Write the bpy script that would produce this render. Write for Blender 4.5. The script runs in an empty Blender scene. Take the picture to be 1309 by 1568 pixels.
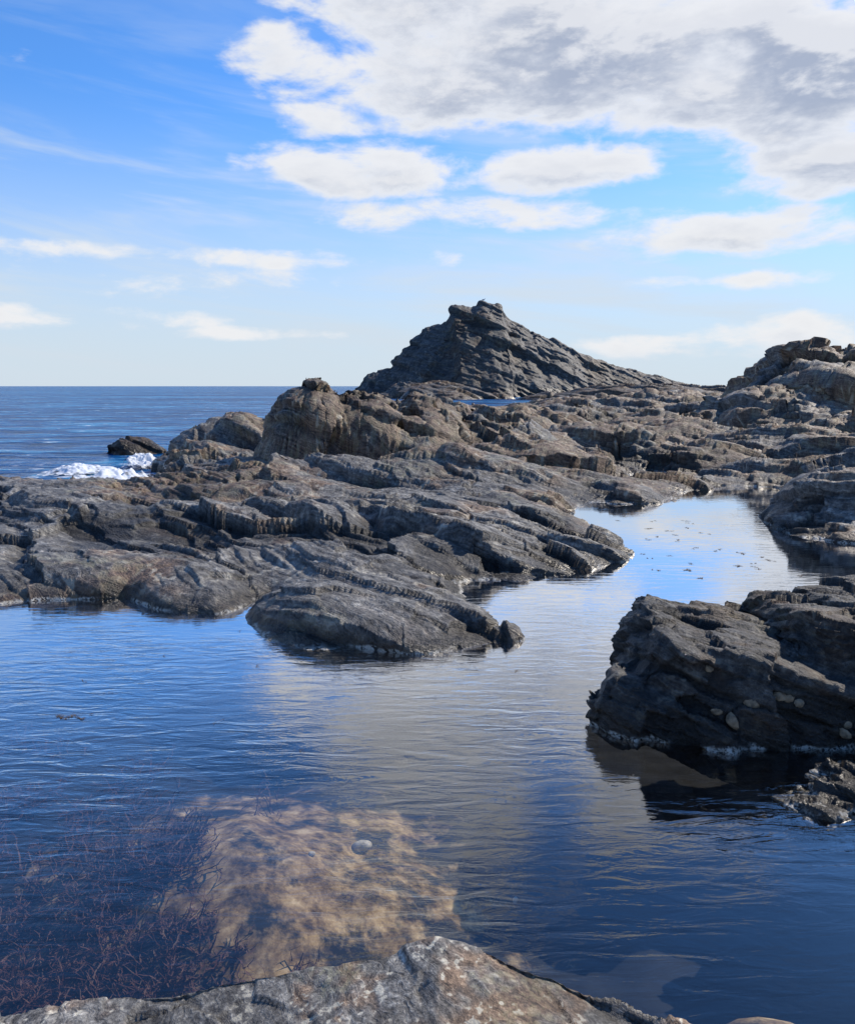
import bpy, bmesh, math, random
import numpy as np
from mathutils import Vector, Matrix, Euler
random.seed(4)
scene = bpy.context.scene
scene.view_settings.view_transform = 'Standard'
scene.view_settings.look = 'None'
scene.view_settings.exposure = 0

# ------------------------------------------------------------------ numpy noise
def _h(ix, iy, iz, seed):
    ix = ix.astype(np.int64); iy = iy.astype(np.int64); iz = iz.astype(np.int64)
    n = (ix*374761393 + iy*668265263 + iz*2147483647 + seed*974634777) & 0xffffffff
    n = ((n ^ (n >> 13)) * 1274126177) & 0xffffffff
    n = ((n ^ (n >> 16)) * 2246822519) & 0xffffffff
    n = n ^ (n >> 15)
    return (n & 0xffffff).astype(np.float64)/float(0xffffff)

def vn(x, y, z, seed=0):
    x0 = np.floor(x); y0 = np.floor(y); z0 = np.floor(z)
    fx = x-x0; fy = y-y0; fz = z-z0
    fx = fx*fx*(3-2*fx); fy = fy*fy*(3-2*fy); fz = fz*fz*(3-2*fz)
    r = 0
    for dx in (0, 1):
        wx = fx if dx else 1-fx
        for dy in (0, 1):
            wy = fy if dy else 1-fy
            for dz in (0, 1):
                wz = fz if dz else 1-fz
                r = r + wx*wy*wz*_h(x0+dx, y0+dy, z0+dz, seed)
    return r*2-1

def fbm(x, y, z, octv=4, seed=0, gain=0.5):
    a = 1.0; s = 0; t = 0
    for o in range(octv):
        s = s + a*vn(x, y, z, seed+o*17); t += a
        x, y, z = (1.62*x+1.18*y+3.1), (-1.18*x+1.62*y+0.3*z+7.7), (2.02*z+0.2*x+1.3)
        a *= gain
    return s/t

def facets2(u, v, seed):
    """broken blocks: every cell is its own tilted, offset facet (2D)"""
    u0 = np.floor(u); v0 = np.floor(v); z = np.zeros_like(u)
    best = np.full(u.shape, 1e9); val = np.zeros_like(u)
    for du in (-1, 0, 1):
        for dv in (-1, 0, 1):
            cu, cv = u0+du, v0+dv
            pu = cu+0.1+0.8*_h(cu, cv, z, seed); pv = cv+0.1+0.8*_h(cu, cv, z+1, seed)
            d = (u-pu)**2+(v-pv)**2
            b = d < best
            hh = (_h(cu, cv, z+2, seed)-.5) + (_h(cu, cv, z+3, seed)-.5)*1.5*(u-pu) + (_h(cu, cv, z+4, seed)-.5)*1.5*(v-pv)
            val = np.where(b, hh, val); best = np.where(b, d, best)
    return val

def facets3(u, v, w, seed):
    u0 = np.floor(u); v0 = np.floor(v); w0 = np.floor(w)
    best = np.full(u.shape, 1e9); val = np.zeros_like(u)
    for du in (-1, 0, 1):
        for dv in (-1, 0, 1):
            for dw in (-1, 0, 1):
                cu, cv, cw = u0+du, v0+dv, w0+dw
                a = _h(cu, cv, cw, seed); b_ = _h(cu, cv, cw, seed+1); c = _h(cu, cv, cw, seed+2)
                d = (u-cu-a)**2+(v-cv-b_)**2+(w-cw-c)**2
                b = d < best
                hh = (_h(cu, cv, cw, seed+3)-.5)+(a-.5)*1.2*(u-cu-a)+(b_-.5)*1.2*(v-cv-b_)+(c-.5)*(w-cw-c)
                val = np.where(b, hh, val); best = np.where(b, d, best)
    return val

def smooth(a, b, x):
    t = np.clip((x-a)/(b-a), 0, 1)
    return t*t*(3-2*t)

# bedding frame of the slate: beds dip away to the right
NB = np.array([0.40, 0.30, 0.86]); NB /= np.linalg.norm(NB)
A1 = np.array([1.0, -1.0, -0.10]); A1 -= NB*A1.dot(NB); A1 /= np.linalg.norm(A1)
A2 = np.cross(NB, A1)

def layer(s, t, lam, seed, joint):
    q = s/lam
    i = np.floor(q); f = q-i
    zero = np.zeros_like(s)
    def val(k):
        ph = _h(k, zero, zero, seed+5)*7
        tt = t/joint+ph
        j = np.floor(tt); g = tt-j
        v0 = _h(k, j, zero, seed); v1 = _h(k, j+1, zero, seed)
        w = smooth(0.62, 1.0, g)
        return v0*(1-w)+v1*w
    a = val(i); b = val(i+1)
    w = smooth(0.86, 1.0, f)
    v = a*(1-w)+b*w
    return (v*2-1)*0.9 - (f-0.5)*0.65*(1-w) - 0.22*np.exp(-((f-0.90)/0.05)**2)

def strata(P, size=1.0, seed=0, nb=NB, threed=False, blocks=1.0, beds=1.0, fine=1.0):
    x, y, z = P[..., 0]/size, P[..., 1]/size, P[..., 2]/size
    s0 = x*nb[0]+y*nb[1]+z*nb[2]
    t0 = x*A1[0]+y*A1[1]+z*A1[2]
    b0 = x*A2[0]+y*A2[1]+z*A2[2]
    wl = fbm(x*0.6, y*0.6, z*0.6, 3, seed+1)
    ws = fbm(x*3.1, y*3.1, z*3.1, 3, seed+2)
    s = s0 + 0.26*wl + 0.04*ws
    t = t0 + 0.5*wl + .1*ws
    m = smooth(-0.25, 0.30, fbm(x*0.5+9, y*0.5, z*0.5, 3, seed+9))
    m2 = smooth(-0.15, 0.25, fbm(x*1.1+9, y*1.1, z*1.1, 3, seed+10))
    if threed:
        fa = facets3(t*0.9, b0*1.7, s*2.2, seed+70)*0.26+facets3(t*2.6+4, b0*4.2, s*6, seed+80)*0.08
    else:
        fa = facets2(t*0.6+.15*ws, b0*1.3+.15*ws, seed+70)*0.24+facets2(t*1.5+4+.12*ws, b0*2.8+.12*ws, seed+80)*0.07
    d = fa*blocks
    d = d + beds*0.100*layer(s, t, 0.43, seed+11, 2.2)*(0.35+0.8*m)
    d = d + beds*fine*0.050*layer(s+3.3, t, 0.137, seed+21, 1.3)*(0.12+1.0*m2)
    d = d + beds*fine*0.017*layer(s+7.1, t, 0.047, seed+31, 0.8)*(0.2+.9*m2)
    d = d + 0.045*fbm(x*1.3, y*1.3, z*1.3, 3, seed+41)+0.014*fbm(x*9, y*9, z*9, 3, seed+42)
    return d*size

def blur(a, n=1):
    for _ in range(n):
        b = np.pad(a, 1, mode='edge')
        a = (b[1:-1, 1:-1]*2+b[:-2, 1:-1]+b[2:, 1:-1]+b[1:-1, :-2]+b[1:-1, 2:])/6
    return a

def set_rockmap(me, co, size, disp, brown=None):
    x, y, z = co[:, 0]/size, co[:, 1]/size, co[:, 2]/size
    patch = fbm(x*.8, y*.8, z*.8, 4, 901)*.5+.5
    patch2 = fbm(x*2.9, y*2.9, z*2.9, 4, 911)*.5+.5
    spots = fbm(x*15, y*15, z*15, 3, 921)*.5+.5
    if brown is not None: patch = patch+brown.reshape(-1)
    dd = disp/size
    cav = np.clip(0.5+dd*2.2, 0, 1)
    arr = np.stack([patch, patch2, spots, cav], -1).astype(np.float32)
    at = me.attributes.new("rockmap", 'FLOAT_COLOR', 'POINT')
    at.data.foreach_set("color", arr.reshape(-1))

def grid_mesh(name, P, mat, smooth_shade=True, rocksize=None, disp=None, brown=None):
    nr, nc = P.shape[:2]
    me = bpy.data.meshes.new(name)
    me.vertices.add(nr*nc)
    me.vertices.foreach_set("co", P.reshape(-1).astype(np.float32))
    idx = np.arange(nr*nc).reshape(nr, nc)
    q = np.stack([idx[:-1, :-1], idx[:-1, 1:], idx[1:, 1:], idx[1:, :-1]], -1).reshape(-1)
    nf = (nr-1)*(nc-1)
    me.loops.add(nf*4); me.loops.foreach_set("vertex_index", q.astype(np.int32))
    me.polygons.add(nf)
    me.polygons.foreach_set("loop_start", np.arange(0, nf*4, 4, dtype=np.int32))
    me.polygons.foreach_set("use_smooth", np.full(nf, smooth_shade))
    me.update(calc_edges=True)
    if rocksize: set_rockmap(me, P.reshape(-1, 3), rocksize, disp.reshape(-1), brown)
    me.materials.append(mat)
    ob = bpy.data.objects.new(name, me)
    scene.collection.objects.link(ob)
    return ob

def grid_normals(P):
    du = np.gradient(P, axis=1); dv = np.gradient(P, axis=0)
    n = np.cross(du, dv)
    n /= np.sqrt((n**2).sum(-1, keepdims=True))+1e-12
    n[n[..., 2] < 0] *= -1
    return n

# ------------------------------------------------------------------ node helpers
class NT:
    def __init__(s, tree): s.t = tree
    def n(s, typ, **kw):
        nd = s.t.nodes.new(typ)
        for k, v in kw.items(): setattr(nd, k, v)
        return nd
    def put(s, sock, v):
        if v is None: return
        if isinstance(v, bpy.types.NodeSocket): s.t.links.new(v, sock)
        else: sock.default_value = v
    def m(s, op, a, b=None, c=None, clamp=False):
        nd = s.n('ShaderNodeMath', operation=op); nd.use_clamp = clamp
        s.put(nd.inputs[0], a); s.put(nd.inputs[1], b); s.put(nd.inputs[2], c)
        return nd.outputs[0]
    def vm(s, op, a, b=None):
        nd = s.n('ShaderNodeVectorMath', operation=op)
        s.put(nd.inputs[0], a); s.put(nd.inputs[1], b)
        return nd.outputs['Value'] if op in ('DOT_PRODUCT', 'LENGTH') else nd.outputs[0]
    def comb(s, x, y, z):
        nd = s.n('ShaderNodeCombineXYZ')
        s.put(nd.inputs[0], x); s.put(nd.inputs[1], y); s.put(nd.inputs[2], z)
        return nd.outputs[0]
    def sep(s, v):
        nd = s.n('ShaderNodeSeparateXYZ'); s.put(nd.inputs[0], v); return nd.outputs
    def noise(s, vec, scale=1, detail=4, rough=0.5, dist=0.0):
        nd = s.n('ShaderNodeTexNoise'); s.put(nd.inputs['Vector'], vec)
        s.put(nd.inputs['Scale'], scale); nd.inputs['Detail'].default_value = detail
        nd.inputs['Roughness'].default_value = rough; nd.inputs['Distortion'].default_value = dist
        return nd.outputs['Fac']
    def ss(s, x, a, b, lo=0.0, hi=1.0):
        nd = s.n('ShaderNodeMapRange', interpolation_type='SMOOTHSTEP')
        s.put(nd.inputs[0], x); s.put(nd.inputs[1], a); s.put(nd.inputs[2], b)
        s.put(nd.inputs[3], lo); s.put(nd.inputs[4], hi)
        return nd.outputs[0]
    def mix(s, f, a, b, blend='MIX'):
        nd = s.n('ShaderNodeMix', data_type='RGBA', blend_type=blend)
        s.put(nd.inputs[0], f)
        s.put(nd.inputs[6], a if isinstance(a, bpy.types.NodeSocket) else (*a, 1))
        s.put(nd.inputs[7], b if isinstance(b, bpy.types.NodeSocket) else (*b, 1))
        return nd.outputs[2]
    def ramp(s, f, stops):
        nd = s.n('ShaderNodeValToRGB'); cr = nd.color_ramp
        while len(cr.elements) < len(stops): cr.elements.new(0.5)
        for e, (p, c) in zip(cr.elements, stops):
            e.position = p; e.color = (*c, 1)
        s.put(nd.inputs[0], f); return nd.outputs[0]

def new_mat(name):
    m = bpy.data.materials.new(name); m.use_nodes = True
    m.node_tree.nodes.clear()
    k = NT(m.node_tree)
    out = k.n('ShaderNodeOutputMaterial')
    return m, k, out

def rock_material(name, size=1.0, brown=0.5, bright=1.0, wet_z=0.10, crust=True, bump=1.0, fleck=0.5):
    m, k, out = new_mat(name)
    pos = k.n('ShaderNodeTexCoord').outputs['Object']
    p = k.vm('MULTIPLY', pos, (1/size, 1/size, 1/size))
    at = k.n('ShaderNodeAttribute'); at.attribute_name = "rockmap"
    patch, patch2, spots = k.sep(at.outputs['Color'])[:3]; cav = at.outputs['Alpha']
    s = k.vm('DOT_PRODUCT', p, tuple(NB)); a = k.vm('DOT_PRODUCT', p, tuple(A1)); b = k.vm('DOT_PRODUCT', p, tuple(A2))
    s = k.m('ADD', s, k.m('MULTIPLY', patch2, 0.26))
    lam = k.noise(k.comb(k.m('MULTIPLY', s, 26), k.m('MULTIPLY', a, 1.7), k.m('MULTIPLY', b, 2.3)), 1, 4, 0.68)
    grain = k.noise(p, 30, 4, 0.7)
    v = k.m('ADD', k.m('MULTIPLY', lam, 0.42), k.m('ADD', k.m('MULTIPLY', grain, 0.36), k.m('MULTIPLY', spots, 0.22)))
    B = bright
    grey = k.ramp(v, [(0.37, (.014*B, .0135*B, .013*B)), (0.46, (.074*B, .070*B, .064*B)), (0.55, (.175*B, .167*B, .150*B)), (0.65, (.43*B, .41*B, .36*B))])
    tan = k.ramp(v, [(0.37, (.016*B, .010*B, .006*B)), (0.47, (.115*B, .067*B, .037*B)), (0.57, (.27*B, .172*B, .098*B)), (0.66, (.50*B, .38*B, .25*B))])
    f = k.ss(k.m('ADD', k.m('MULTIPLY', patch, 0.55), k.m('MULTIPLY', patch2, 0.45)), 0.61-0.25*brown, 0.75-0.25*brown)
    col = k.mix(k.m('MULTIPLY', f, 0.82), grey, tan)
    # olive / ochre lichen film
    li = k.m('MULTIPLY', k.ss(spots, 0.46, 0.60), k.ss(k.m('SUBTRACT', patch, k.m('MULTIPLY', patch2, .35)), .33, .46))
    col = k.mix(k.m('MULTIPLY', li, 0.28), col, (.20*B, .19*B, .09*B))
    fl = k.m('MULTIPLY', k.ss(spots, 0.58, 0.68), k.ss(patch2, 0.5, 0.6))
    col = k.mix(k.m('MULTIPLY', fl, fleck), col, (.44*B, .41*B, .32*B))
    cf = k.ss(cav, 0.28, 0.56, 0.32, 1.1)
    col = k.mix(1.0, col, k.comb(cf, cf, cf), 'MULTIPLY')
    z = k.sep(pos)[2]
    zz = k.m('ADD', z, k.m('MULTIPLY', k.m('SUBTRACT', patch2, 0.5), 0.12))
    wet = k.ss(zz, wet_z-0.06, wet_z+0.05, 1.0, 0.0)
    col = k.mix(k.m('MULTIPLY', wet, 0.85), col, k.mix(1.0, col, (.28, .24, .18), 'MULTIPLY'))
    if crust:
        cz = k.m('ADD', z, k.m('MULTIPLY', k.m('SUBTRACT', spots, 0.5), 0.05))
        cr = k.m('MULTIPLY', k.ss(cz, 0.026, 0.008), k.ss(grain, 0.42, 0.54))
        cr = k.m('MULTIPLY', k.m('MULTIPLY', cr, k.ss(cz, -0.035, -0.01)), k.ss(patch2, 0.42, 0.55))
        col = k.mix(k.m('MULTIPLY', cr, 0.8), col, (.55, .53, .46))
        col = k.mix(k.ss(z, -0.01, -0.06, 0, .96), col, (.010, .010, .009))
    rough = k.m('SUBTRACT', 0.58, k.m('MULTIPLY', wet, 0.26))
    h = k.m('ADD', k.m('MULTIPLY', lam, 0.52), k.m('MULTIPLY', grain, 0.48))
    bp = k.n('ShaderNodeBump'); bp.inputs['Strength'].default_value = 1.0*bump
    bp.inputs['Distance'].default_value = 0.055*size
    k.put(bp.inputs['Height'], h)
    bs = k.n('ShaderNodeBsdfPrincipled')
    k.put(bs.inputs['Base Color'], col); k.put(bs.inputs['Roughness'], rough)
    bs.inputs['Specular IOR Level'].default_value = 0.42
    k.put(bs.inputs['Normal'], bp.outputs[0])
    k.put(out.inputs[0], bs.outputs[0])
    return m

def plain(name, colr, rough=0.7):
    m, k, out = new_mat(name)
    pos = k.n('ShaderNodeTexCoord').outputs['Object']
    bs = k.n('ShaderNodeBsdfPrincipled')
    n = k.noise(pos, 40, 2)
    lo = tuple(c*.55 for c in colr); hi = tuple(min(1, c*1.3) for c in colr)
    k.put(bs.inputs['Base Color'], k.ramp(n, [(.35, lo), (.65, hi)])); bs.inputs['Roughness'].default_value = rough
    k.put(out.inputs[0], bs.outputs[0]); return m

# ------------------------------------------------------------------ camera, sun
PITCH = 8.9
cam_d = bpy.data.cameras.new("camera"); cam = bpy.data.objects.new("camera", cam_d)
scene.collection.objects.link(cam); scene.camera = cam
cam.location = (0, 0, 1.6); cam.rotation_euler = (math.radians(90-PITCH), 0, 0)
cam_d.sensor_fit = 'VERTICAL'; cam_d.sensor_height = 24
cam_d.lens = 12/math.tan(math.radians(32.5))
cam_d.clip_start = 0.05; cam_d.clip_end = 60000

SUN_AZ, SUN_EL = 55.0, 42.0
sd = bpy.data.lights.new("sun", 'SUN'); so = bpy.data.objects.new("sun", sd); scene.collection.objects.link(so)
sd.energy = 5.0; sd.angle = math.radians(0.5); sd.color = (1.0, .90, .77)
dirv = Vector((math.sin(math.radians(SUN_AZ))*math.cos(math.radians(SUN_EL)), math.cos(math.radians(SUN_AZ))*math.cos(math.radians(SUN_EL)), math.sin(math.radians(SUN_EL))))
so.rotation_euler = dirv.to_track_quat('Z', 'Y').to_euler()

# ------------------------------------------------------------------ sky with clouds
world = bpy.data.worlds.new("World"); scene.world = world; world.use_nodes = True
try:
    world.cycles.sampling_method = 'MANUAL'; world.cycles.sample_map_resolution = 256
except Exception: pass
world.node_tree.nodes.clear(); k = NT(world.node_tree)
wo = k.n('ShaderNodeOutputWorld'); bg = k.n('ShaderNodeBackground')
sky = k.n('ShaderNodeTexSky', sky_type='NISHITA'); sky.sun_disc = False
sky.sun_elevation = math.radians(SUN_EL); sky.sun_rotation = math.radians(SUN_AZ)
sky.air_density = 1.0; sky.dust_density = 0.3; sky.ozone_density = 2.5
g = k.n('ShaderNodeTexCoord').outputs['Generated']
gx, gy, gz = k.sep(g)[:3]
az = k.m('MULTIPLY', k.m('ARCTAN2', gx, gy), 57.2958)
el = k.m('MULTIPLY', k.m('ARCSINE', gz), 57.2958)
grp = bpy.data.node_groups.new("cloud_density", 'ShaderNodeTree')
grp.interface.new_socket("az", in_out='INPUT', socket_type='NodeSocketFloat')
grp.interface.new_socket("el", in_out='INPUT', socket_type='NodeSocketFloat')
grp.interface.new_socket("density", in_out='OUTPUT', socket_type='NodeSocketFloat')
q = NT(grp)
gi = q.n('NodeGroupInput'); go = q.n('NodeGroupOutput')
iaz, iel = gi.outputs[0], gi.outputs[1]
CL = [ # azimuth, elevation, half-width, half-height, strength
 (8, 20.6, 18, 5.2, 1.7), (9, 29, 15, 3.5, .75), (2, 35, 10, 2.5, .7), (-8.4, 20.2, 4.8, 2.2, 1.1), (-1, 24.0, 8, 3.8, 1.5),
 (24, 18.4, 13, 5.4, 1.7), (27, 13.6, 9, 2.6, 1.25), (-7.0, 16.8, 3.8, 1.3, .9), (-4.6, 14.2, 8.4, 1.9, 1.2),
 (10.2, 14.0, 7.0, 1.8, 1.2), (14, 16.9, 4.5, 1.2, 1.0), (5, 11.3, 11, 1.1, .55), (23, 9.6, 13, 1.5, .8),
 (24, 6.8, 6, .5, .35), (-15, 8.4, 13, .5, .25), (-25, 4.3, 8, .7, .40), (-12, 3.5, 4, .4, .35),
 (-31, 18, 6, .9, .25), (26, 3.0, 9, 1.1, .45), (16, 2.6, 6, .7, .4), (-31, 10.5, 5, .9, .3),
 (-18, 6.8, 8, .7, .15), (-12, 48, 14, 5, .6), (50, 16, 14, 5, .9), (-55, 12, 12, 4, .7)]
mx = None
for (a, e, w_, h_, st) in CL:
    dx = q.m('MULTIPLY', q.m('SUBTRACT', iaz, a), 1.0/w_)
    dy = q.m('MULTIPLY', q.m('SUBTRACT', iel, e), 1.0/h_)
    r2 = q.m('ADD', q.m('MULTIPLY', dx, dx), q.m('MULTIPLY', dy, dy))
    v = q.m('SUBTRACT', st, q.m('MULTIPLY', r2, st))
    mx = v if mx is None else q.m('MAXIMUM', mx, v)
mx = q.m('MAXIMUM', mx, -1.2)
cv = q.comb(q.m('MULTIPLY', iaz, 0.15), q.m('MULTIPLY', iel, 0.36), 3.7)
n1 = q.noise(cv, 1.0, 7, 0.58, 0.15)
q.put(go.inputs[0], q.m('ADD', q.m('MULTIPLY', mx, 0.72), q.m('MULTIPLY', q.m('SUBTRACT', n1, .5), 3.3)))
def dens(a_, e_):
    nd = k.n('ShaderNodeGroup'); nd.node_tree = grp
    k.put(nd.inputs[0], a_); k.put(nd.inputs[1], e_); return nd.outputs[0]
d0 = dens(az, el)
d1 = dens(k.m('ADD', az, 0.5), k.m('ADD', el, 1.0))
alpha = k.ss(d0, -0.14, 0.54)
lit = k.ss(k.m('SUBTRACT', d0, d1), -0.20, 0.40)
thick = k.ss(d0, 0.42, 1.30)
ccol = k.mix(thick, (8.2, 8.4, 8.8), (4.1, 4.6, 5.7))
ccol = k.mix(k.m('MULTIPLY', lit, 0.75), ccol, (8.9, 8.9, 9.0))
veil = k.noise(k.comb(k.m('MULTIPLY', az, 0.045), k.m('ADD', k.m('MULTIPLY', el, 0.33), k.m('MULTIPLY', az, 0.03)), 9.1), 1.0, 5, 0.6, 0.4)
va = k.m('MULTIPLY', k.ss(veil, 0.42, 0.75), k.ss(el, 26, 8, 0.10, 0.8))
base = k.mix(1.0, sky.outputs[0], (.70, 1.30, 2.0), 'MULTIPLY')
base = k.mix(va, base, (6.8, 7.6, 8.5))
haze = k.ss(el, 19, 0, 0, 0.94)
base = k.mix(haze, base, (6.5, 7.35, 8.2))
fin = k.mix(k.m('MULTIPLY', alpha, k.ss(el, 0.3, 3, 0.3, 0.95)), base, ccol)
k.put(bg.inputs[0], fin); bg.inputs[1].default_value = 0.1
k.put(wo.inputs[0], bg.outputs[0])

# ------------------------------------------------------------------ shore terrain
land = np.array([(-16,7.2),(-9,6.3),(-3.17,5.85),(-2.33,6.05),(-1.98,5.70),(-1.52,5.58),(-1.20,6.0),(-1.22,5.37),(-1.08,5.0),(-.675,4.57),(-.37,4.64),(-.06,4.70),
 (.35,4.83),(.57,4.96),(.476,5.37),(.366,5.8),(.24,6.28),(.36,6.55),(.78,6.43),(1.26,6.73),(1.91,7.4),(2.04,8.05),(1.79,8.8),(1.45,9.4),(1.9,10.4),(3.17,11.1),
 (4.19,12.4),(4.8,12.9),(5.5,12.7),(5.1,11),(4.05,9.9),(3.85,8.6),(4.3,8.15),(5,7.9),(8,7.3),(16,6),(46,5),(60,62),(20,60),(10,57),(3,50),(-1,42),(-2,30),
 (-3.5,24),(-6.0,22.5),(-6.5,19.5),(-6.0,17.6),(-4.8,15.5),(-5.0,13.6),(-6.3,12.9),(-8,13.4),(-14,14.0),(-22,15)])
def sdf(px, py, poly):
    d = np.full(px.shape, 1e9); ins = np.zeros(px.shape, bool)
    n = len(poly)
    for i in range(n):
        ax, ay = poly[i]; bx, by = poly[(i+1) % n]
        ex, ey = bx-ax, by-ay; wx, wy = px-ax, py-ay
        t = np.clip((wx*ex+wy*ey)/(ex*ex+ey*ey), 0, 1)
        d = np.minimum(d, (wx-ex*t)**2+(wy-ey*t)**2)
        c = ((ay > py) != (by > py)) & (px < (bx-ax)*(py-ay)/(by-ay+1e-12)+ax)
        ins ^= c
    d = np.sqrt(d)
    return np.where(ins, d, -d)

BUMPS = [ # cx, cy, rx, ry, rot, height, steepness
 (-5.0,19.6,1.6,1.6,0,.90,.45),(-4.0,19.0,1.6,1.2,0,.88,.45),
 (-2.15,15.4,1.05,1.3,10,1.78,.6),(-1.35,15.7,1.2,1.3,-12,1.56,.55),(-.4,16.1,1.6,1.3,-12,1.20,.6),(0.9,16.8,2.4,1.6,-10,.92,.6),
 (-.4,22,2.2,3,0,1.14,.6),(2.3,20,2.0,1.6,-25,.86,.5),(4.6,27,2.6,2.4,0,1.0,.5),(3.6,17.3,2.0,1.0,-25,.66,.5),(1.4,14.6,1.8,.8,-22,.50,.5),
 (9.5,36,6.5,7,0,1.05,.5),(14,44,8,6,0,1.0,.5),(7.5,24,2.6,2.0,-20,.92,.5),(6.2,19,2.2,1.2,-25,.70,.5),(5.0,15.5,2.0,.9,-20,.48,.5),
 (12.1,25,2.7,4,0,2.50,.28),(17,25,5.5,5,0,2.45,.3),(9.9,22.5,2.0,3,0,1.30,.6),
 (9.2,16.5,3.6,3.5,0,.80,.5),(13,17,4.5,4,0,1.15,.5),(7.4,13.6,2.2,1.5,0,.44,.5),
 (6.1,9.5,2.3,1.25,0,.82,.35),(8.3,9.8,3,1.7,0,1.0,.5),
 (-0.2,12.4,3.2,.9,-14,.48,.5),(-3.2,12.4,1.8,1.0,-12,.38,.5),(-9.5,12.3,2.8,1.1,0,.36,.6),(1.4,9.2,1.6,.8,-35,.36,.5),
 (-.5,7.6,1.6,.9,-25,.34,.6),(-3.3,8.6,2.6,.9,-14,.36,.6),(-2.2,10.4,2.0,.7,-14,.38,.5)]

def shore_height(x, y):
    w1 = fbm(x*0.9, y*0.9, x*0+2, 4, 3)
    w2 = fbm(x*4.0, y*4.0, x*0+5, 3, 8)
    d = sdf(x, y, land)
    sc = 0.35+0.05*np.clip(y-5, 0, 12)
    d = d + w1*0.13*sc*2 + w2*0.05
    T = np.interp(y, [4.5, 6, 9, 13, 16, 22, 30, 40, 50, 60], [.12, .18, .23, .22, .24, .36, .45, .38, .12, -.2])
    T = T + 0.07*w1
    xb = x + 0.30*fbm(x*.8, y*.8, x*0+11, 4, 51); yb = y + 0.4*fbm(x*.8, y*.8, x*0+17, 4, 61)
    for (cx, cy, rx, ry, rot, h, st) in BUMPS:
        c, s_ = math.cos(math.radians(rot)), math.sin(math.radians(rot))
        dx, dy = xb-cx, yb-cy
        r2 = ((dx*c+dy*s_)/rx)**2+((-dx*s_+dy*c)/ry)**2
        v = h*np.clip(1-r2, 0, 1)**st
        T = np.maximum(T, v) + 0.10*np.minimum(T, v)*(r2 < 1)*np.clip(1-r2, 0, 1)
    tall = smooth(.45, 1.2, T)
    T = T*(1+0.14*tall*fbm(x*1.1, y*1.1, x*0+23, 4, 67)) + tall*(.16*facets2(x*1.1+.3*w2+.2*y, y*.8+.2*w2, 71)+.12*facets2(x*2.7+.3*w2, y*2+.2*w2, 72))
    T = T-.10*np.exp(-(((x+5.4)/1.3)**2+((y-12.3)/1.3)**2))
    edge = 1-np.exp(-np.clip(d, 0, None)/(0.11+0.02*y))
    under = -1.1*(1-np.exp(np.clip(d, None, 0)/0.35))
    return np.where(d > 0, T*edge, under), d

NR, NC = 900, 1080
r = 4.2*np.exp(np.linspace(0, math.log(66/4.2), NR))
th = np.radians(np.linspace(-43, 43, NC))
R, TH = np.meshgrid(r, th, indexing='ij')
X = R*np.sin(TH); Y = R*np.cos(TH)
Z, D = shore_height(X, Y)
Z = blur(Z, 1)
P = np.stack([X, Y, Z], -1)
N = grid_normals(P)
far = smooth(8.5, 14, Y)
fade = smooth(-0.3, 0.25, D)
disp = strata(P, 0.95, 0, blocks=.62, fine=.62)*(1-far)*1.0 + (strata(P, 2.0, 100, blocks=.60)*.85+strata(P, .9, 150, blocks=.6, beds=1.2)*.6)*far
disp = disp*(0.35+0.65*fade)
P = P + N*disp[..., None]
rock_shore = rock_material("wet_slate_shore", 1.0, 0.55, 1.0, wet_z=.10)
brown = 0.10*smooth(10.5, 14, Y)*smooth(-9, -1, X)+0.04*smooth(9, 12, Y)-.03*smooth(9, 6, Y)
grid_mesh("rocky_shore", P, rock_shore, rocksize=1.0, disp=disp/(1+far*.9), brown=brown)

# ------------------------------------------------------------------ sea stack
prof = np.array([(-16,-3),(-13,1.0),(-11.2,3.2),(-10.9,3.8),(-6.9,5.0),(-5.2,7.4),(-4.6,8.2),(-1.8,10.8),(3.3,13.4),(4.4,15.7),(8,15.7),(9.8,16.5),(13.0,15.8),(13.9,13.8),(21.4,10.2),(27.5,7.2),(37.3,4.6),(47,2.7),(53,1.7),(62,0.5),(70,-3)])
xs = np.linspace(-22, 72, 700); ys = np.linspace(-24, 16, 420)
XX, YY = np.meshgrid(xs, ys)
wv = fbm(XX*.12, YY*.12, XX*0, 4, 77)
pz = np.interp(XX+YY*0.12+wv*1.2*np.clip(np.abs(YY)/6, 0, 1), prof[:, 0], prof[:, 1])
wid = 6+0.75*np.clip(pz, 0, 20)
gg = np.clip(1-(np.abs(YY+wv*2)/wid)**1.15, -0.4, 1)
ZZ = (pz+2)*gg-2
PS = np.stack([XX, YY+150, ZZ], -1)
NS = grid_normals(PS)
NBS = np.array([0.42, 0.12, 0.88]); NBS /= np.linalg.norm(NBS)
dS = blur(strata(PS, 6.0, 300, NBS, blocks=.30)*0.75 + strata(PS, 2.2, 340, NBS, blocks=.5)*0.9)
grid_mesh("sea_stack", PS+NS*dS[..., None], rock_material("stack_slate", 5.0, 0.42, 0.50, wet_z=1.2, crust=False, bump=0.8), rocksize=5.0, disp=dS*.6)

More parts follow.
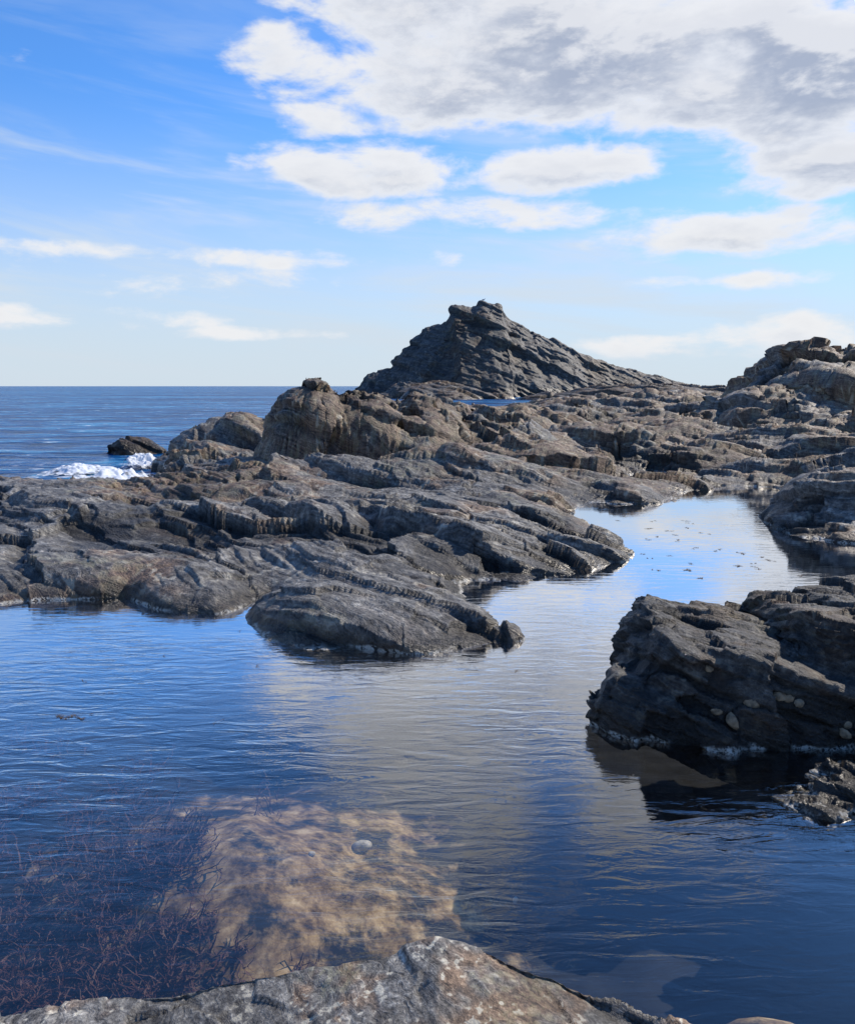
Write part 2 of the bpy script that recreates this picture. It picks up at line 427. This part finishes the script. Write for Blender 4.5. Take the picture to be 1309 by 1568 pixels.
def skerry(name, cx, cy, rx, ry, h, seed, mat, size=1.5, n=160):
    u = np.linspace(-1.25, 1.25, n); U, V = np.meshgrid(u, u)
    x = cx+U*rx; y = cy+V*ry
    rr = np.sqrt(U*U+V*V)+0.25*fbm(U*2, V*2, U*0+seed, 4, seed)
    z = (h+0.9)*np.clip(1-rr**2.2, -0.3, 1)-0.9
    p = np.stack([x, y, z], -1)
    d = strata(p, size, seed, blocks=.4)
    return grid_mesh(name, p+grid_normals(p)*d[..., None], mat, rocksize=3.0, disp=d)
far_mat = rock_material("far_slate", 3.0, 0.85, 0.6, wet_z=0.15, crust=False)
skerry("skerry", -8.1, 22, 1.2, 0.9, 0.32, 5, far_mat, 1.2)
skerry("skerry", 3, 120, 9, 10, 2.0, 6, far_mat, 4)
skerry("skerry", -1, 128, 8, 8, 2.3, 7, far_mat, 4)
skerry("skerry", 32, 110, 20, 16, 1.6, 8, far_mat, 4, 260)

# ------------------------------------------------------------------ near rocks from remeshed slabs
def slab_rock(name, slabs, voxel, mat, size=0.4, seed=0, amp=1.0, smooth_it=4, blocks=1.0, fine=1.0):
    bm = bmesh.new()
    for (c, dim, rot) in slabs:
        M = Matrix.Translation(c) @ Euler([math.radians(a) for a in rot]).to_matrix().to_4x4() @ Matrix.Diagonal((*dim, 1))
        ret = bmesh.ops.create_icosphere(bm, subdivisions=4, radius=1.0)
        for v in ret['verts']:
            co = v.co
            mmax = max(abs(co.x), abs(co.y), abs(co.z))
            v.co = M @ (co*0.42 + (co/mmax)*0.58*0.88)
    me = bpy.data.meshes.new(name); bm.to_mesh(me); bm.free()
    ob = bpy.data.objects.new(name, me); scene.collection.objects.link(ob)
    md = ob.modifiers.new("rm", 'REMESH'); md.mode = 'VOXEL'; md.voxel_size = voxel
    ms = ob.modifiers.new("s", 'SMOOTH'); ms.iterations = smooth_it; ms.factor = 0.5
    dg = bpy.context.evaluated_depsgraph_get(); dg.update()
    m2 = bpy.data.meshes.new_from_object(ob.evaluated_get(dg))
    ob.modifiers.clear(); ob.data = m2
    n = len(m2.vertices)
    co = np.empty(n*3, np.float32); m2.vertices.foreach_get("co", co)
    no = np.empty(n*3, np.float32); m2.vertex_normals.foreach_get("vector", no)
    co = co.reshape(-1, 3).astype(float); no = no.reshape(-1, 3).astype(float)
    d = strata(co, size, seed, threed=True, blocks=blocks, fine=fine)*amp
    co = co+no*d[:, None]
    m2.vertices.foreach_set("co", co.reshape(-1).astype(np.float32))
    m2.polygons.foreach_set("use_smooth", np.ones(len(m2.polygons), bool))
    m2.update(); m2.materials.clear(); m2.materials.append(mat)
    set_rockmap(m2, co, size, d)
    return ob
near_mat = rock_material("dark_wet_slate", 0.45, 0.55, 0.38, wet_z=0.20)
tidal = slab_rock("tidal_rock", [
   ((1.55, 3.95, 0.08), (.62, .62, .34), (0, 12, -12)),
   ((1.25, 4.00, 0.26), (.20, .34, .20), (0, 16, -15)),
   ((1.48, 3.85, 0.15), (.40, .40, .22), (0, 20, -10)),
   ((2.04, 4.00, 0.24), (.32, .50, .26), (-5, 6, 0)),
   ((2.6, 4.0, 0.20), (.70, .65, .38), (0, 0, 0)),
   ((1.15, 3.62, 0.05), (.38, .26, .17), (0, 18, -25)),
   ((.93, 3.66, 0.02), (.19, .14, .10), (0, 14, -25)),
   ((1.75, 3.65, 0.02), (.60, .28, .25), (0, 6, 0))],
   0.0095, near_mat, 0.42, 500, blocks=.48, fine=.75)
slab_rock("submerged_rock", [((1.58, 2.95, -0.065), (.26, .16, .10), (0, -5, 15)), ((1.95, 3.0, -0.05), (.4, .22, .13), (0, 0, 0))],
   0.010, near_mat, 0.3, 520)

def limpets(name, pts, mat):
    bm = bmesh.new()
    for (x, z, rad) in pts:
        hit, loc, nor, _ = tidal.ray_cast(Vector((x, 1.0, z)), Vector((0.0, 1, -0.02)))
        if not hit: continue
        R = nor.to_track_quat('Z', 'Y').to_matrix().to_4x4()
        M = Matrix.Translation(loc-nor*rad*.1) @ R
        rings = [(1.0, 0), (.82, .26), (.5, .52), (.2, .68), (0.03, .72)]
        prev = None; nseg = 18
        for (rr, hh) in rings:
            ring = []
            for j in range(nseg):
                a = 2*math.pi*j/nseg; w = 1+0.07*(j % 2)+random.uniform(-.03, .03)
                ring.append(bm.verts.new(M @ Vector((math.cos(a)*rr*rad*w*1.1, math.sin(a)*rr*rad*w*.9, hh*rad))))
            if prev:
                for j in range(nseg):
                    bm.faces.new([prev[j], prev[(j+1) % nseg], ring[(j+1) % nseg], ring[j]])
            prev = ring
        bm.faces.new(prev)
    me = bpy.data.meshes.new(name); bm.to_mesh(me); bm.free(); me.materials.append(mat)
    ob = bpy.data.objects.new(name, me); scene.collection.objects.link(ob)
lm = plain("limpet_shell", (.20, .155, .10), .85)
limpets("limpets", [(1.36,.17,.042),(1.30,.20,.024),(1.45,.24,.032),(1.58,.28,.03),(1.62,.27,.026),(1.66,.25,.022),(1.85,.12,.030),(1.88,.15,.02),(1.28,.38,.022)], lm)

# foreground rock
xs = np.linspace(-2.4, 2.4, 900); ys = np.linspace(0.35, 2.6, 440)
XX, YY = np.meshgrid(xs, ys)
cx_ = [-2.4, -.96, -.637, -.3, -.10, 0.02, .15, .4, .62, .8, 1.1, 2.4]
crest = np.interp(XX, cx_, [1.5, 1.61, 1.67, 1.71, 1.73, 1.75, 1.73, 1.68, 1.63, 1.5, 1.3, 1.1])
topz = np.interp(XX, cx_, [.15, .185, .215, .24, .262, .295, .272, .21, .15, .08, .0, -.2])
wv = fbm(XX*3, YY*3, XX*0, 4, 91)
t = (YY-crest)+wv*0.05
ZZ = np.where(t < 0, topz+0.10*t, topz-1.3*(1-np.exp(-t/0.5)))+.02*wv
PF = np.stack([XX, YY, ZZ], -1)
dF = strata(PF, 0.34, 700, blocks=.65, fine=.45)*0.55
fore_mat = rock_material("pale_dry_slate", 0.20, 0.58, 1.25, wet_z=-0.05, crust=False, fleck=.8, bump=.8)
grid_mesh("foreground_rock", PF+grid_normals(PF)*dF[..., None], fore_mat, rocksize=0.17, disp=dF*.4)

# ------------------------------------------------------------------ pool bed
def bed_z(XX, YY):
    ZB = -0.62+0.10*fbm(XX*1.2, YY*1.2, XX*0, 4, 31)+0.035*fbm(XX*6, YY*6, XX*0, 3, 33)
    ZB = ZB + 0.30*np.exp(-(((XX+.75)/.75)**2+((YY-3.0)/.8)**2))
    ZB = ZB + 0.52*np.exp(-(((XX+3.0)/1.0)**2+((YY-5.8)/.4)**2))
    ZB = ZB + 0.50*np.exp(-(((XX-.95)/.5)**2+((YY-1.9)/.35)**2))
    return ZB
xs = np.linspace(-14, 14, 620); ys = np.linspace(0.4, 14, 440)
XX, YY = np.meshgrid(xs, ys)
m, k, out = new_mat("pool_bed_sand")
pos = k.n('ShaderNodeTexCoord').outputs['Object']
xyz = k.sep(pos)
def ell(cx, cy, rx, ry):
    dx = k.m('MULTIPLY', k.m('SUBTRACT', xyz[0], cx), 1/rx); dy = k.m('MULTIPLY', k.m('SUBTRACT', xyz[1], cy), 1/ry)
    return k.m('SUBTRACT', 1.0, k.m('ADD', k.m('MULTIPLY', dx, dx), k.m('MULTIPLY', dy, dy)))
nz = k.noise(pos, 3.6, 6, 0.68); nz2 = k.noise(pos, 8, 6, 0.72)
e = k.m('MAXIMUM', k.m('MAXIMUM', ell(-.72, 3.2, .98, .95), ell(-3.2, 5.8, 1.5, .5)), ell(1.0, 1.85, .6, .35))
sandm = k.ss(k.m('ADD', e, k.m('MULTIPLY', k.m('SUBTRACT', nz, 0.5), 6.5)), 0.0, 1.0)
dark = k.ramp(nz2, [(.35, (.003, .007, .014)), (.6, (.009, .016, .026)), (.75, (.028, .028, .030))])
sand = k.ramp(nz2, [(.36, (.04, .025, .012)), (.45, (.20, .135, .065)), (.56, (.46, .34, .18)), (.68, (.75, .61, .38))])
bs = k.n('ShaderNodeBsdfPrincipled'); k.put(bs.inputs['Base Color'], k.mix(sandm, dark, sand)); bs.inputs['Roughness'].default_value = 0.9
k.put(out.inputs[0], bs.outputs[0])
grid_mesh("pool_bed", np.stack([XX, YY, bed_z(XX, YY)], -1), m)

bm = bmesh.new()
for i in range(5):
    x = random.gauss(-.3, .4); y = random.gauss(3.3, .4); rad = random.uniform(.008, .02)
    if i == 0: x, y, rad = -.30, 3.38, .05
    z = float(bed_z(np.array([x]), np.array([y]))[0])
    M = Matrix.Translation((x, y, z+rad*.3)) @ Euler((random.random()*.4, random.random()*.4, random.random()*6)).to_matrix().to_4x4() @ Matrix.Diagonal((rad, rad*random.uniform(.6, .9), rad*.5, 1))
    bmesh.ops.create_icosphere(bm, subdivisions=3, radius=1, matrix=M)
me = bpy.data.meshes.new("pebbles"); bm.to_mesh(me); bm.free(); me.materials.append(plain("pale_pebble", (.6, .58, .5)))
for p_ in me.polygons: p_.use_smooth = True
scene.collection.objects.link(bpy.data.objects.new("pebbles", me))

# ------------------------------------------------------------------ seaweed
def weed_mesh(name, tufts, mat, flat=False):
    V, F = [], []
    def ribbon(p, d, L, w, depth):
        n = 6; pts = []
        for i in range(n+1):
            pts.append(p.copy())
            d = (d+Vector((random.gauss(0, .22), random.gauss(0, .22), random.gauss(0, .05 if flat else .18)))).normalized()
            p = p+d*(L/n)
            if flat: p.z = 0.003
            elif p.z > -0.015: p.z = -0.015
        side = d.cross(Vector((random.random(), random.random(), 1 if not flat else 8))).normalized()
        b = len(V)
        for i, q_ in enumerate(pts):
            ww = w*(1-.75*i/n)
            V.append(tuple(q_-side*ww)); V.append(tuple(q_+side*ww))
        for i in range(n): F.append((b+2*i, b+2*i+1, b+2*i+3, b+2*i+2))
        if depth > 0:
            for i in (2, 3, 4, 5):
                if random.random() < .75:
                    nd = (d+Vector((random.gauss(0, .8), random.gauss(0, .8), random.gauss(0, .05 if flat else .5)))).normalized()
                    ribbon(pts[i].copy(), nd, L*.55, w*.7, depth-1)
    for (x, y, z, nst, L, w) in tufts:
        for _ in range(nst):
            a = random.uniform(0, 6.28)
            dd = Vector((math.cos(a), math.sin(a), 0 if flat else random.uniform(.3, 1.2))).normalized()
            ribbon(Vector((x+random.gauss(0, .02), y+random.gauss(0, .02), z)), dd, L*random.uniform(.6, 1.2), w, 2)
    me = bpy.data.meshes.new(name); me.from_pydata(V, [], F); me.update(); me.materials.append(mat)
    ob = bpy.data.objects.new(name, me); scene.collection.objects.link(ob); return ob
wm = plain("brown_seaweed", (.10, .045, .038), .6)
T = []
for i in range(190):
    c = random.choice([(-1.8, 3.4, .45, .4), (-1.9, 2.9, .35, .3), (-1.3, 2.4, .35, .18), (-.8, 2.35, .35, .12), (-1.15, 3.0, .12, .12), (-2.1, 4.1, .4, .4), (-1.5, 2.6, .3, .25)])
    x = random.gauss(c[0], c[2]); y = random.gauss(c[1], c[3])
    T.append((x, y, float(bed_z(np.array([x]), np.array([y]))[0]), 8, .15, .0055))
weed_mesh("seaweed", T, wm)
T = []
for i in range(34):
    T.append((random.uniform(1.7, 3.2), random.uniform(6.2, 9.6), .003, 2, random.uniform(.03, .07), .006))
for i in range(12):
    T.append((random.uniform(-3, 1.2), random.uniform(3.2, 5.2), .003, 1, random.uniform(.03, .06), .002))
for i in range(6):
    T.append((-1.77+random.gauss(0, .04), 3.72+random.gauss(0, .015), .003, 2, .03, .003))
weed_mesh("floating_seaweed", T, plain("olive_seaweed", (.07, .04, .015), .6), flat=True)

# deep seabed to the horizon
m, k, out = new_mat("deep_seabed")
bs = k.n('ShaderNodeBsdfPrincipled'); pos = k.n('ShaderNodeTexCoord').outputs['Object']
k.put(bs.inputs['Base Color'], k.ramp(k.noise(pos, .05, 2), [(.3, (.004, .015, .03)), (.7, (.008, .03, .05))])); bs.inputs['Roughness'].default_value = 1
k.put(out.inputs[0], bs.outputs[0])
a = np.array([-40000, -2000, -200, 0, 200, 2000, 40000.]); b = np.array([-300, -20, 0, 20, 300, 3000, 40000.])
AX, BY = np.meshgrid(a, b)
grid_mesh("seabed", np.stack([AX, BY, AX*0-3.0], -1), m)

# ------------------------------------------------------------------ water
m, k, out = new_mat("pool_water")
pos = k.n('ShaderNodeTexCoord').outputs['Object']; xyz = k.sep(pos)
rv = k.comb(k.m('MULTIPLY', xyz[0], 4.2), k.m('MULTIPLY', xyz[1], 15.0), 0)
r1 = k.noise(rv, 1.0, 4, 0.52, 0.6)
mod = k.ss(k.noise(pos, 0.8, 2), 0.38, 0.62, 0.25, 1.0)
mod = k.m('MULTIPLY', mod, k.ss(xyz[1], 7.5, 4.2, 0.25, 1.0))
hh = k.m('MULTIPLY', r1, mod)
bp = k.n('ShaderNodeBump'); bp.inputs['Strength'].default_value = 1; bp.inputs['Distance'].default_value = 0.0070
k.put(bp.inputs['Height'], hh)
# symmetric Fresnel reflectance so sunlight also passes down to the bed
cosi = k.m('ABSOLUTE', k.vm('DOT_PRODUCT', bp.outputs[0], k.n('ShaderNodeNewGeometry').outputs['Incoming']))
F = k.m('ADD', .02, k.m('MULTIPLY', .98, k.m('POWER', k.m('SUBTRACT', 1.0, cosi, clamp=True), 5.0)))
gl = k.n('ShaderNodeBsdfGlossy'); gl.inputs['Roughness'].default_value = 0.015; k.put(gl.inputs['Normal'], bp.outputs[0])
tr = k.n('ShaderNodeBsdfTransparent'); tr.inputs[0].default_value = (.80, .78, .74, 1)
mxs = k.n('ShaderNodeMixShader'); k.put(mxs.inputs[0], k.m('MULTIPLY', k.m('POWER', F, 1.15), 7.0, clamp=True)); k.put(mxs.inputs[1], tr.outputs[0]); k.put(mxs.inputs[2], gl.outputs[0])
k.put(out.inputs[0], mxs.outputs[0])
XX, SS = np.meshgrid(np.linspace(-15, 14, 30), np.linspace(0, 1, 8))
ymx = np.interp(XX, [-15, -4, 0, 14], [11, 11, 13.95, 13.95])
grid_mesh("tide_pool_water", np.stack([XX, .4+SS*(ymx-.4), XX*0], -1), m)

m, k, out = new_mat("sea_water")
pos = k.n('ShaderNodeTexCoord').outputs['Object']; xyz = k.sep(pos)
w1 = k.noise(k.comb(k.m('MULTIPLY', xyz[0], .22), k.m('MULTIPLY', xyz[1], .5), 0), 1, 5, .62, .3)
w2 = k.noise(k.comb(k.m('MULTIPLY', xyz[0], 1.1), k.m('MULTIPLY', xyz[1], 1.8), 7), 1, 4, .6, .3)
bp = k.n('ShaderNodeBump'); bp.inputs['Strength'].default_value = 1; bp.inputs['Distance'].default_value = 0.9
k.put(bp.inputs['Height'], k.m('ADD', w1, k.m('MULTIPLY', w2, .22)))
bs = k.n('ShaderNodeBsdfPrincipled'); bs.inputs['IOR'].default_value = 1.33; bs.inputs['Specular IOR Level'].default_value = .06
k.put(bs.inputs['Normal'], bp.outputs[0])
bw = k.noise(k.comb(k.m('MULTIPLY', xyz[0], .012), k.m('MULTIPLY', xyz[1], .05), 0), 1, 3)
mixv = k.m('ADD', k.m('MULTIPLY', bw, .25), k.m('ADD', k.m('MULTIPLY', w1, .45), k.m('MULTIPLY', w2, .3)))
deep = k.ramp(mixv, [(.42, (.001, .024, .085)), (.50, (.004, .075, .23)), (.57, (.05, .23, .42))])
foamn = k.noise(pos, 2.4, 5, .65)
caps = k.ss(k.m('ADD', w2, k.m('MULTIPLY', w1, .6)), .97, 1.04)
capf = k.m('MAXIMUM', k.m('MULTIPLY', caps, .7), k.m('MULTIPLY', k.ss(foamn, .54, .64), k.ss(xyz[1], 22, 14)))
k.put(bs.inputs['Base Color'], k.mix(capf, deep, (.7, .74, .77)))
k.put(bs.inputs['Roughness'], k.m('ADD', .25, k.m('MULTIPLY', capf, .6)))
k.put(out.inputs[0], bs.outputs[0])
ya = np.array([0, 6, 26, 66, 186, 586, 1986, 7986, 40000.]); xa = np.array([-40000, -8000, -1000, -200, -50, -10, -4, 0, 10, 50, 200, 1000, 8000, 40000.])
XX, YY = np.meshgrid(xa, ya)
ymn = np.interp(XX, [-4, 0], [11.3, 14.05])
grid_mesh("sea", np.stack([XX, YY+ymn, XX*0-0.22], -1), m)

# surf breaking on the rocks
m, k, out = new_mat("white_surf")
pos = k.n('ShaderNodeTexCoord').outputs['Object']
n = k.noise(pos, 5, 6, .7)
at = k.n('ShaderNodeAttribute'); at.attribute_name = "rockmap"
bs = k.n('ShaderNodeBsdfPrincipled'); bs.inputs['Base Color'].default_value = (.66, .70, .74, 1); bs.inputs['Roughness'].default_value = .8
tr = k.n('ShaderNodeBsdfTransparent'); ms = k.n('ShaderNodeMixShader')
k.put(ms.inputs[0], k.ss(k.m('ADD', n, k.m('MULTIPLY', at.outputs['Alpha'], .35)), .60, .78)); k.put(ms.inputs[1], tr.outputs[0]); k.put(ms.inputs[2], bs.outputs[0])
k.put(out.inputs[0], ms.outputs[0])
def surf(cx, cy, rx, ry, h, seed):
    u = np.linspace(-1, 1, 110); U, V_ = np.meshgrid(u, u)
    x = cx+U*rx; y = cy+V_*ry
    f = np.clip(1-(U*U+V_*V_), 0, 1)
    z = -.24+h*f**.7*(0.35+1.1*np.clip(fbm(x*2.2, y*2.2, x*0, 5, seed, .6)+.3, 0, 1))
    grid_mesh("sea_foam", np.stack([x, y, z], -1), m, rocksize=1.0, disp=(f-.35)*.7/2.2)
surf(-5.9, 15.0, 1.0, 1.5, .34, 11); surf(-6.4, 18.4, .5, 1.2, .42, 12); surf(-7.4, 17.0, .9, .8, .20, 13)

# gull standing on the summit
def ico(bm, c, s, rot=(0, 0, 0)):
    bmesh.ops.create_icosphere(bm, subdivisions=3, radius=1, matrix=Matrix.Translation(c) @ Euler(rot).to_matrix().to_4x4() @ Matrix.Diagonal((*s, 1)))
gull = bpy.data.objects.new("gull", None); scene.collection.objects.link(gull)
def part(name, build, mat):
    bm = bmesh.new(); build(bm); me = bpy.data.meshes.new(name); bm.to_mesh(me); bm.free(); me.materials.append(mat)
    o = bpy.data.objects.new(name, me); scene.collection.objects.link(o); o.parent = gull
wh = plain("gull_white", (.8, .8, .8)); gy_ = plain("gull_grey", (.3, .32, .35)); ye = plain("gull_yellow", (.6, .4, .05))
part("body", lambda b: (ico(b, (0, 0, .22), (.22, .09, .09), (0, -.25, 0)), ico(b, (.17, 0, .34), (.05, .045, .10)), ico(b, (.20, 0, .43), (.065, .05, .05))), wh)
part("wings", lambda b: (ico(b, (-.08, .075, .24), (.24, .025, .07), (0, .15, 0)), ico(b, (-.08, -.075, .24), (.24, .025, .07), (0, .15, 0)), ico(b, (-.26, 0, .19), (.12, .05, .015))), gy_)
part("beak_and_legs", lambda b: (ico(b, (.29, 0, .42), (.045, .012, .014)), ico(b, (0, .035, .07), (.01, .01, .08)), ico(b, (0, -.035, .07), (.01, .01, .08))), ye)
deps = bpy.context.evaluated_depsgraph_get(); deps.update()
hit, loc, *_ = bpy.data.objects["sea_stack"].ray_cast(Vector((10.2, 150, 60)), Vector((0, 0, -1)))
gull.location = loc if hit else (10.2, 150, 17)
